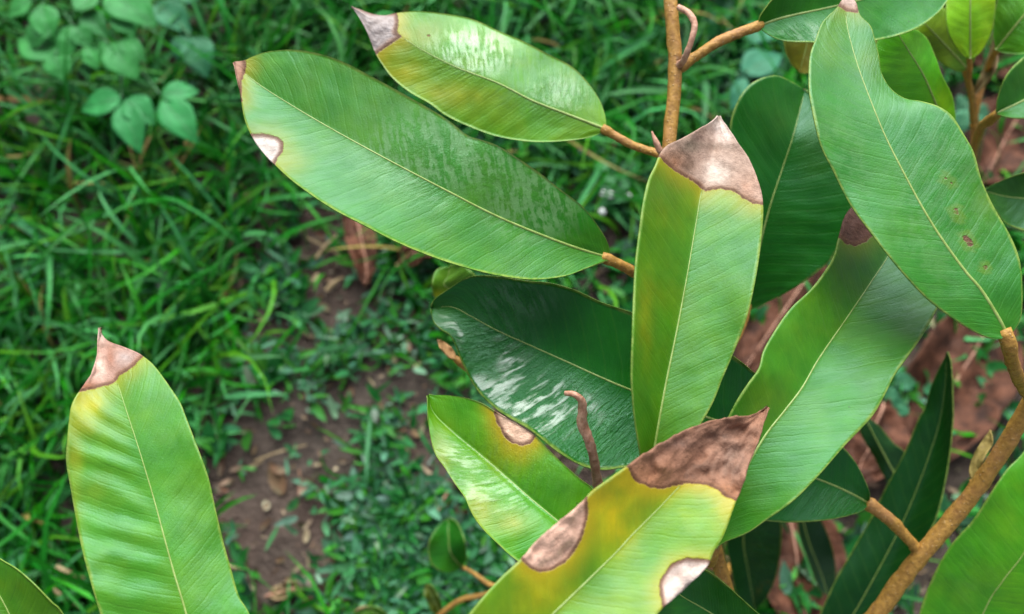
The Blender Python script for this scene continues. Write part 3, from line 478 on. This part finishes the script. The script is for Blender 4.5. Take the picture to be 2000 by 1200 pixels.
# ------------------------------------------------------------------ dead leaves on the ground, straw, stones
def ground_leaf(px0, px1, wpx, curl, label, lift=0.006, mat=M_dead, twist=0.0, n=56, m=24, cup=0.0, group=None):
    A = gp(*px0); B = gp(*px1); A[2] = hz(A) + lift; B[2] = hz(B) + lift * 1.2
    ax = B - A; Ln = np.linalg.norm(ax); ax /= Ln; sd = np.cross([0, 0, 1.0], ax); sd /= np.linalg.norm(sd); up = np.cross(ax, sd)
    W = wpx / FPX * 0.80
    u = np.linspace(0.01, 0.99, n + 1); v = np.linspace(-1, 1, m + 1)
    w = W / 2 * np.sin(math.pi * u ** 0.9) ** 0.62 * (1 + 0.22 * fbm(u * 5 + px0[0], u * 0 + 3, 3))
    ang = curl * v[None] + twist * (u[:, None] - 0.5); r = w[:, None] / max(abs(curl), 0.15)
    s0 = r * np.sin(ang); h0 = r * (1 - np.cos(ang)) * (1 if curl > 0 else -1)
    h0 = h0 - h0.min(axis=1, keepdims=True) * 0.6 + cup * Ln * (2 * u[:, None] - 1) ** 2
    h0 = h0 + 0.022 * fbm(u[:, None] * 5 + px0[1], v[None] * 2.2 + 9, 5)
    G = A + ax * (u * Ln)[:, None, None] + s0[..., None] * sd + h0[..., None] * up
    V, F, mi, N = sheet(G, 0.0006)
    e = tag(empty('dead_leaf', A), label, 'dead leaf', group)
    mesh_obj('blade', V, F, [mat, mat], e, mi=mi)
    c = m // 2; P = G[::4, c] + N[::4, c] * 0.0003
    tube('midrib', [P[0] - ax * Ln * 0.06] + list(P), [.0010, .0008, .0003], M_shoot, e, seg=6)
    return e
ground_leaf((706, 400), (727, 592), 66, 0.8, 'narrow curled brown leaf lying on the bare strip of soil', .028, twist=.5, cup=.03)
ground_leaf((785, 540), (885, 485), 60, 0.7, 'brown leaf lying under the broad pale green leaf', .026)
ground_leaf((1930, 620), (1750, 930), 200, 0.7, 'large brown leaf on the soil beneath the long leaf', .012, cup=.05)
ground_leaf((1700, 800), (1640, 960), 130, 0.6, 'pinkish brown leaf beneath the long leaf', .03, cup=.03)
ground_leaf((1530, 985), (1570, 1260), 170, 0.6, 'brown leaf beside the drooping dark wet leaf', .014, cup=.04)
ground_leaf((1990, 215), (1900, 380), 190, 0.6, 'large red brown leaf beside the spotted leaf', .012, cup=.05)
ground_leaf((1860, 90), (2030, 170), 130, 0.6, 'brown leaf beside the reddish leaf stalk', .012, cup=.05)
ground_leaf((1590, 520), (1440, 740), 160, 0.5, 'shaded brown leaf between the upright leaf and the long leaf', .012, cup=.05)
ground_leaf((1430, 1040), (1390, 1180), 110, 0.6, 'shaded brown leaf next to the drooping dark wet leaf', .014)
ground_leaf((862, 960), (925, 1000), 50, 0.8, 'small pinkish leaf scrap near the small lime green leaf', .006)
ground_leaf((855, 1012), (880, 962), 30, 0.9, 'narrow pinkish leaf scrap near the small green leaf', .010)
ground_leaf((525, 1165), (600, 1145), 30, 0.7, 'tan leaf scrap on the soil beside the pale ribbed leaf', .005, M_straw)
def straw(a, b, r, label, z=0.010):
    A = gp(*a); B = gp(*b); A[2] = hz(A) + z; B[2] = hz(B) + z * 0.6; m_ = (A + B) / 2 + np.array([0, 0, 0.004])
    tag(tube('straw', [A, m_, B], [r, r * .9, r * .6], M_straw, None, seg=6, org=A), label, 'straw')
straw((622, 518), (668, 462), .0017, 'pale straw slanting across the bare soil beside the curled brown leaf')
straw((640, 575), (672, 545), .0022, 'short pale straw at the lower end of the curled brown leaf', .006)
straw((600, 470), (690, 520), .0012, 'thin grey straw crossing the bare soil', .006)
straw((440, 1108), (482, 1112), .0016, 'short pale straw beside the pale ribbed leaf', .008)
straw((145, 1115), (185, 1135), .0020, 'tan straw between the pale ribbed leaf and its neighbour', .03)
straw((760, 820), (800, 826), .0018, 'short straw on the soil near the lime green leaf tip', .006)
straw((500, 905), (600, 870), .0009, 'thin dry stalk on the bare soil near the pale ribbed leaf', .008)
straw((130, 1150), (175, 1190), .0016, 'dry stalk below the tan straw', .03)
def stone(x, y, r, label):
    A = gp(x, y); A[2] = hz(A) + r * 0.35
    th = np.linspace(0, math.pi, 8); ph = np.linspace(0, 2 * math.pi, 12, endpoint=False); V = []; 
    for a in th:
        for b in ph:
            d = np.array([math.sin(a) * math.cos(b), math.sin(a) * math.sin(b) * .8, math.cos(a) * .6])
            V.append(A + d * r * (1 + .35 * float(fbm(np.array(d[0] * 2 + x), np.array(d[1] * 2 + d[2] + y), 2))))
    F = [[i * 12 + j, (i + 1) * 12 + j, (i + 1) * 12 + (j + 1) % 12, i * 12 + (j + 1) % 12] for i in range(7) for j in range(12)]
    tag(mesh_obj('stone', V, F, M_stone, org=A), label, 'stone')
stone(703, 1008, .006, 'small pale stone half hidden in the low weeds')
stone(735, 1108, .007, 'tan stone among the low weeds')
stone(598, 1140, .008, 'pinkish stone on the bare soil')
stone(812, 953, .005, 'tiny cream pebble near the wavy leaf edge')
stone(838, 948, .005, 'tiny cream pebble touching the shadow of the wavy leaf edge')

# ------------------------------------------------------------------ blades: grass and low weeds
def blades(name, B, az, Ln, W, th0, bend, cols, S, mat, parent=None, oval=False, roll=0.5, twist=None):
    n = len(B); s = np.linspace(0, 1, S + 1)
    th = th0[:, None] + bend[:, None] * s[None] ** 1.2
    ds = Ln[:, None] / S
    hx = np.concatenate([np.zeros((n, 1)), np.cumsum(np.sin(th[:, :-1]) * ds, 1)], 1); hz_ = np.concatenate([np.zeros((n, 1)), np.cumsum(np.cos(th[:, :-1]) * ds, 1)], 1)
    azs = az[:, None] + (twist[:, None] if twist is not None else 0.0) * s[None]
    P = B[:, None] + np.stack([hx * np.cos(azs), hx * np.sin(azs), np.maximum(hz_, 0.002 - B[:, None, 2] * 0 + 0 * hz_)], -1)
    sd = np.stack([-np.sin(azs), np.cos(azs), np.zeros_like(azs) + 0 * hx], -1) * 1.0
    rl = (rng.random(n) - .5) * 2 * roll
    nrm = np.stack([-np.cos(th) * np.cos(azs), -np.cos(th) * np.sin(azs), np.sin(th)], -1)
    sd = sd * np.cos(rl)[:, None, None] + nrm * np.sin(rl)[:, None, None]
    pr = (np.sin(math.pi * (0.06 + 0.93 * s) ** 0.85) ** 0.8) if oval else np.minimum(1, (0.45 + 2.2 * s)) * (1 - s ** 2.2) ** 0.75 + 0.02
    w = W[:, None] * pr[None] / 2
    L = P + sd * w[..., None]; R = P - sd * w[..., None]; C = P - nrm * 0.0 - np.array([0, 0, 1.0]) * (w * 0.35)[..., None]
    V = np.stack([L, C, R], 2).reshape(-1, 3); k = (S + 1) * 3
    base = (np.arange(n) * k)[:, None, None]; i = (np.arange(S) * 3)[None, :, None]
    q = lambda a: (base + i + np.array(a)[None, None]).reshape(-1, 4)
    F = np.concatenate([q([0, 1, 4, 3]), q([1, 2, 5, 4])])
    return V, F, np.repeat(cols, k, axis=0)
def in_ellipses(P, els):
    x, y = w2p(P); m = np.zeros(len(P))
    for cx, cy, rx, ry, a in els: m = np.maximum(m, a * (((x - cx) / rx) ** 2 + ((y - cy) / ry) ** 2 < 1 + 0.8 * fbm(x / 40, y / 40, 2)))
    return m
BARE = [(650, 470, 75, 110, .97), (640, 600, 70, 80, .93), (560, 640, 60, 50, .85), (760, 770, 130, 70, .96), (600, 840, 140, 80, .96), (510, 960, 110, 130, .97), (560, 1110, 140, 120, .96), (850, 860, 100, 120, .93),
        (880, 960, 80, 80, .95), (700, 650, 110, 120, .85), (740, 1020, 130, 250, .80), (1000, 1150, 250, 200, .9), (1650, 850, 420, 420, .93), (1900, 300, 160, 120, .93), (1200, 900, 300, 400, .85), (60, 190, 90, 60, .85), (960, 600, 160, 120, .7), (1140, 30, 60, 25, .6)]
def palette(n, pal, wts, jit=.22):
    c = np.array(pal)[rng.choice(len(pal), n, p=np.array(wts) / sum(wts))]
    return np.clip(c * (1 + jit * rng.standard_normal((n, 1))) * (1 + .08 * rng.standard_normal((n, 3))), .002, 1)
GP = [(.003, .060, .002), (.006, .100, .006), (.040, .190, .052), (.010, .130, .002), (.040, .155, .006), (.20, .15, .05)]
def tufts(nt, x0, x1, y0, y1, per, keep=True, hole=None):
    c = np.c_[rng.uniform(x0, x1, nt), rng.uniform(y0, y1, nt)]
    k = rng.poisson(per, nt) + 2; B = np.repeat(c, k, 0) + rng.normal(0, .009, (k.sum(), 2)); ti = np.repeat(np.arange(nt), k)
    B = np.c_[B, np.zeros(len(B))]; B[:, 2] = soil_h(B[:, 0], B[:, 1]) - .004
    m = np.ones(len(B), bool)
    if keep: m = rng.random(len(B)) > in_ellipses(B, BARE)
    if hole: m &= ~((B[:, 0] > hole[0]) & (B[:, 0] < hole[1]) & (B[:, 1] > hole[2]) & (B[:, 1] < hole[3]))
    return B[m], c[ti[m]]
B, C = tufts(3700, -.95, .95, -.25, 1.05, 7)
n = len(B); az = np.arctan2(B[:, 1] - C[:, 1], B[:, 0] - C[:, 0]) + rng.normal(0, .7, n)
Lg = np.clip(rng.gamma(7, .0105, n), .03, .16) * (0.62 + 0.5 * np.clip((-B[:, 0] + .75), 0, 1.0)); Wg = rng.uniform(.0024, .0062, n)
Lg *= np.where(in_ellipses(B, [(a, b, c_ * 1.7, d * 1.5, 1) for a, b, c_, d, e in BARE[:11]]) > 0, .5, 1.0)
V, F, c = blades('g', B, az, Lg, Wg, rng.uniform(.1, .9, n), rng.uniform(.6, 2.1, n), palette(n, GP, [3.5, 5, 4.5, 4, 2.5, .4]), 6, M_grass, twist=rng.normal(0, .9, n))
# the few broad long blades that lie across the turf in the photograph
sp = [((1105, -10), (1020, 85), .006), ((1330, 178), (1170, 205), .0075), ((1200, -10), (1260, 70), .008), ((230, 20), (330, 90), .006), ((20, 420), (120, 500), .008), ((490, 40), (620, 90), .0055), ((1380, 160), (1370, 260), .008), ((250, 600), (290, 520), .006), ((320, 490), (380, 535), .005), ((440, 700), (560, 700), .006), ((450, 770), (570, 775), .006), ((0, 560), (100, 520), .007), ((720, 830), (718, 960), .004)]
Bs, azs, Ls, Ws = [], [], [], []
for a, b, w in sp:
    A = gp(*a, .03); E = gp(*b, .03); d = E - A; Bs.append([A[0] - d[0] * .15, A[1] - d[1] * .15, .02]); azs.append(math.atan2(d[1], d[0])); Ls.append(np.linalg.norm(d) * 1.2); Ws.append(w)
Bs = np.array(Bs); k = len(Bs)
V2, F2, c2 = blades('g', Bs, np.array(azs), np.array(Ls), np.array(Ws), np.full(k, 1.0), np.full(k, .75), palette(k, [(.035, .14, .055), (.05, .16, .05)], [1, 1], .1), 12, M_grass, roll=.2)
F = np.r_[F, F2 + len(V)]; V = np.r_[V, V2]; c = np.r_[c, c2]
tag(mesh_obj('grass', V, F, M_grass, attrs=dict(col=c)), 'lush green grass around the bare strip of soil', 'grass', kind='stuff')
B, C = tufts(6500, -3.2, 3.2, -1.6, 3.6, 5, False, (-.95, .95, -.25, 1.05)); n = len(B)
V, F, c = blades('g', B, rng.uniform(0, 6.28, n), np.clip(rng.gamma(9, .011, n), .04, .19), rng.uniform(.004, .008, n), rng.uniform(.1, .75, n), rng.uniform(.4, 1.5, n), palette(n, GP, [4, 5, 4, 3, 2, .35]), 3, M_grass)
tag(mesh_obj('outer_grass', V, F, M_grass, attrs=dict(col=c)), 'surrounding green grass beyond the sapling', 'grass', kind='stuff')
# low weeds: rosettes of small oval leaves
SOIL = [(640, 440, 60, 70, .9), (655, 560, 45, 70, .8), (550, 640, 50, 30, .85), (770, 760, 110, 50, .92), (590, 850, 130, 60, .9), (510, 950, 110, 105, .95), (560, 1060, 90, 70, .95), (560, 1150, 100, 60, .8), (860, 880, 60, 70, .85), (650, 900, 60, 40, .6), (900, 950, 60, 40, .7)]
def weeds(nt, region, lo, hi, wr, pal, wts):
    c = np.array([gp(rng.uniform(region[0], region[1]), rng.uniform(region[2], region[3])) for _ in range(nt)])
    c = c[rng.random(nt) > in_ellipses(c, SOIL)]; nt = len(c)
    k = rng.integers(4, 9, nt); B = np.repeat(c, k, 0); n = len(B)
    B[:, :2] += rng.normal(0, .006, (n, 2)); B[:, 2] = soil_h(B[:, 0], B[:, 1]) + rng.uniform(0, .012, n)
    L = rng.uniform(lo, hi, n)
    return blades('w', B, rng.uniform(0, 6.28, n), L, L * rng.uniform(wr[0], wr[1], n), rng.uniform(.5, 1.2, n), rng.uniform(.2, .8, n), palette(n, pal, wts), 5, M_weed, oval=True, roll=.6)
WP = [(.028, .130, .044), (.065, .170, .095), (.010, .090, .015), (.026, .135, .010), (.12, .20, .13)]
parts = [weeds(150, (440, 900, 640, 1200), .006, .016, (.15, .4), WP, [4, 4, 1, 2, 2]), weeds(400, (540, 960, 380, 1230), .008, .024, (.16, .36), WP, [4, 3, 3, 3, 1]), weeds(260, (700, 1000, 950, 1230), .008, .022, (.2, .4), WP, [4, 3, 3, 3, 1]), weeds(160, (860, 1300, 280, 640), .012, .026, (.3, .5), WP, [3, 2, 4, 4, 1]), weeds(200, (900, 1600, 0, 330), .012, .028, (.3, .6), WP, [3, 2, 4, 3, 1]),
         weeds(120, (1250, 2050, 350, 1230), .012, .03, (.3, .5), WP, [3, 1, 4, 3, .5]), weeds(150, (0, 600, 0, 1200), .012, .03, (.3, .5), WP, [3, 1, 4, 3, .5])]
V = []; F = []; c = []; o = 0
for a, b, d in parts: V.append(a); F.append(b + o); c.append(d); o += len(a)
tag(mesh_obj('low_weeds', np.concatenate(V), np.concatenate(F), M_weed, attrs=dict(col=np.concatenate(c))), 'small oval-leaved weeds creeping over the soil', 'weeds', kind='stuff')

# crumbs of dead leaf and straw on the soil
k = 1700; c0 = np.array([gp(rng.uniform(420, 2050), rng.uniform(340, 1240)) for _ in range(k)]); c0[:, 2] = soil_h(c0[:, 0], c0[:, 1]) + .002
L = rng.gamma(2, .0030, k) + .002
V, F, c = blades('l', c0, rng.uniform(0, 6.28, k), L, L * rng.uniform(.08, .6, k), rng.uniform(1.2, 1.6, k), rng.uniform(-1.2, .9, k), palette(k, [(.16, .09, .055), (.09, .045, .025), (.26, .19, .12), (.05, .03, .02)], [3, 3, 1.5, 2]), 4, M_weed, oval=True)
tag(mesh_obj('leaf_litter', V, F, M_weed, attrs=dict(col=c)), 'crumbs of dead leaf and straw strewn on the soil', 'litter', kind='stuff')
# ------------------------------------------------------------------ broad-leaved weeds with leaflets one can tell apart
def leaflet(parent, b, t, wpx, hb, ht, col, fold=.10):
    A = gp(*b, hb); T = gp(*t, ht); ax = T - A; Ln = np.linalg.norm(ax); ax /= Ln
    sd = np.cross([0, 0, 1.0], ax); sd /= np.linalg.norm(sd); up = np.cross(ax, sd); n, m = 18, 10
    u = np.linspace(.01, .99, n + 1); v = np.linspace(-1, 1, m + 1)
    W = wpx / FPX * np.linalg.norm(A - CO) * 1.0
    w = W / 2 * np.sin(math.pi * u ** .8) ** .95 * (1.05 - .25 * u ** 3)
    h = fold * w[:, None] * np.abs(v)[None] ** 1.3 - .16 * Ln * (u[:, None] - .4) ** 2 * 2 + .0025 * fbm(u[:, None] * 4 + b[0], v[None] * 2 + b[1], 3)
    G = A + ax * (u * Ln)[:, None, None] + (w[:, None] * v[None])[..., None] * sd + h[..., None] * up
    V, F, mi, N = sheet(G, .0004)
    cc = np.broadcast_to(np.array(col) * (1 + .15 * rng.standard_normal()), (len(V), 3))
    o = mesh_obj('leaflet', V, F, M_weed, parent, attrs=dict(col=cc)); P = G[1:, m // 2] + N[1:, m // 2] * .0001
    tube('vein', list(P[::3]), [.0004, .0002], M_rib_w, o, seg=5, n=10)
    return A
M_rib_w = simple('weed_vein', (.03, .13, .04), (.05, .17, .06), 200, .5)
def weed(label, root, stems, leaflets, col, h, name='broadleaf_weed', cat='weed', group=None):
    R = gp(*root); R[2] = hz(R) - .003; e = tag(empty(name, R), label, cat, group)
    for nd in stems:
        T = gp(nd[0], nd[1], h + (nd[2] if len(nd) > 2 else 0)); mdl = (R + T) / 2 + np.array([0, 0, h * .25])
        tube('stem', [R, mdl, T], [.0013, .0011, .0008], M_rib_w, e, seg=6, n=14)
    for b, t, w, *z in leaflets:
        z = z[0] if z else 0; leaflet(e, b, t, w, h + z, h + z - .006, col)
    return e
BG = (.016, .145, .032)
weed('compound-leaved weed with two sprays of blue green leaflets in the grass', (280, 150), [(237, 192), (312, 184)],
     [((235, 192), (152, 212), 56), ((237, 200), (272, 297), 54), ((242, 192), (303, 240), 54), ((314, 184), (390, 174), 44), ((316, 190), (384, 277), 60)], BG, .085)
weed('bushy weed with many overlapping leaflets beside a dark hollow', (150, 60), [(110, 105), (142, 49), (212, 85), (80, 12, .01), (212, 10, .012)],
     [((80, 8), (97, 80), 48, .012), ((112, 106), (27, 66), 66), ((106, 106), (122, 158), 46), ((140, 48), (124, 114), 46, .004), ((144, 50), (177, 92), 40, .006), ((160, 22), (211, 69), 42, .006), ((205, -20), (305, 45), 70, .012), ((218, 25), (264, 66), 38, .008), ((212, 84), (268, 152), 62), ((222, 88), (184, 120), 40), ((165, 92), (192, 136), 28), ((85, 45), (60, 95), 44, .008), ((60, 0), (10, 30), 40, .006), ((150, 20), (190, -20), 44, .012), ((235, 75), (285, 118), 34)], (.022, .150, .026), .10)
weed('shaded weed with broad leaflets behind the bushy weed', (330, 40), [(305, 5), (372, 72)], [((302, 2), (372, 62), 52), ((372, 70), (402, 148), 62), ((366, 70), (345, 120), 44), ((385, 0), (330, -30), 44)], (.016, .105, .040), .06)
weed('low weed with one wide blue green leaf behind the dark green leaf', (1500, 170), [(1455, 140)], [((1450, 140), (1532, 100), 62), ((1455, 150), (1430, 215), 30), ((1465, 80), (1510, 40), 50)], (.028, .14, .075), .05)
clov = weed('small clover-like weed with rounded leaves and white flower heads beside the upright leaf', (1195, 365), [(1180, 355), (1215, 355), (1200, 385)], [((1195, 365), (1165, 350), 30), ((1195, 365), (1200, 335), 32), ((1198, 365), (1235, 352), 32), ((1200, 370), (1228, 392), 28), ((1192, 370), (1172, 395), 26), ((1215, 330), (1245, 310), 24), ((1188, 330), (1160, 315), 24)], (.045, .15, .055), .03)
weed('low weed with broad leaves in the shade beneath the spotted leaf', (1760, 770), [(1745, 750), (1770, 790)], [((1745, 755), (1720, 800), 40), ((1750, 750), (1790, 740), 36), ((1770, 785), (1740, 810), 36)], (.025, .11, .05), .035)
weed('low weed with broad leaves beside the thin hanging stem', (1890, 220), [(1885, 205), (1915, 215)], [((1895, 200), (1865, 215), 40), ((1890, 215), (1875, 260), 40), ((1905, 215), (1935, 235), 40), ((1900, 225), (1920, 265), 36)], (.035, .12, .06), .05)

M_flower = simple('white_petal', (.55, .58, .55), (.75, .78, .75), 400, .6)
for x, y, r in ((1178, 378, .0030), (1192, 381, .0034), (1227, 384, .0030), (1176, 414, .0032)):
    T = gp(x, y, .036); R0 = np.array(clov.location)
    tube('flower_stalk', [R0, (R0 + T) / 2 + np.array([0, 0, .006]), T], [.0006, .0005], M_rib_w, clov, seg=5, n=8)
    tube('flower', [T - np.array([0, 0, r]), T - np.array([0, 0, r * .4]), T + np.array([0, 0, r * .4]), T + np.array([0, 0, r])], [r * .3, r, r * .95, r * .25], M_flower, clov, seg=9, n=10, bump=.5)
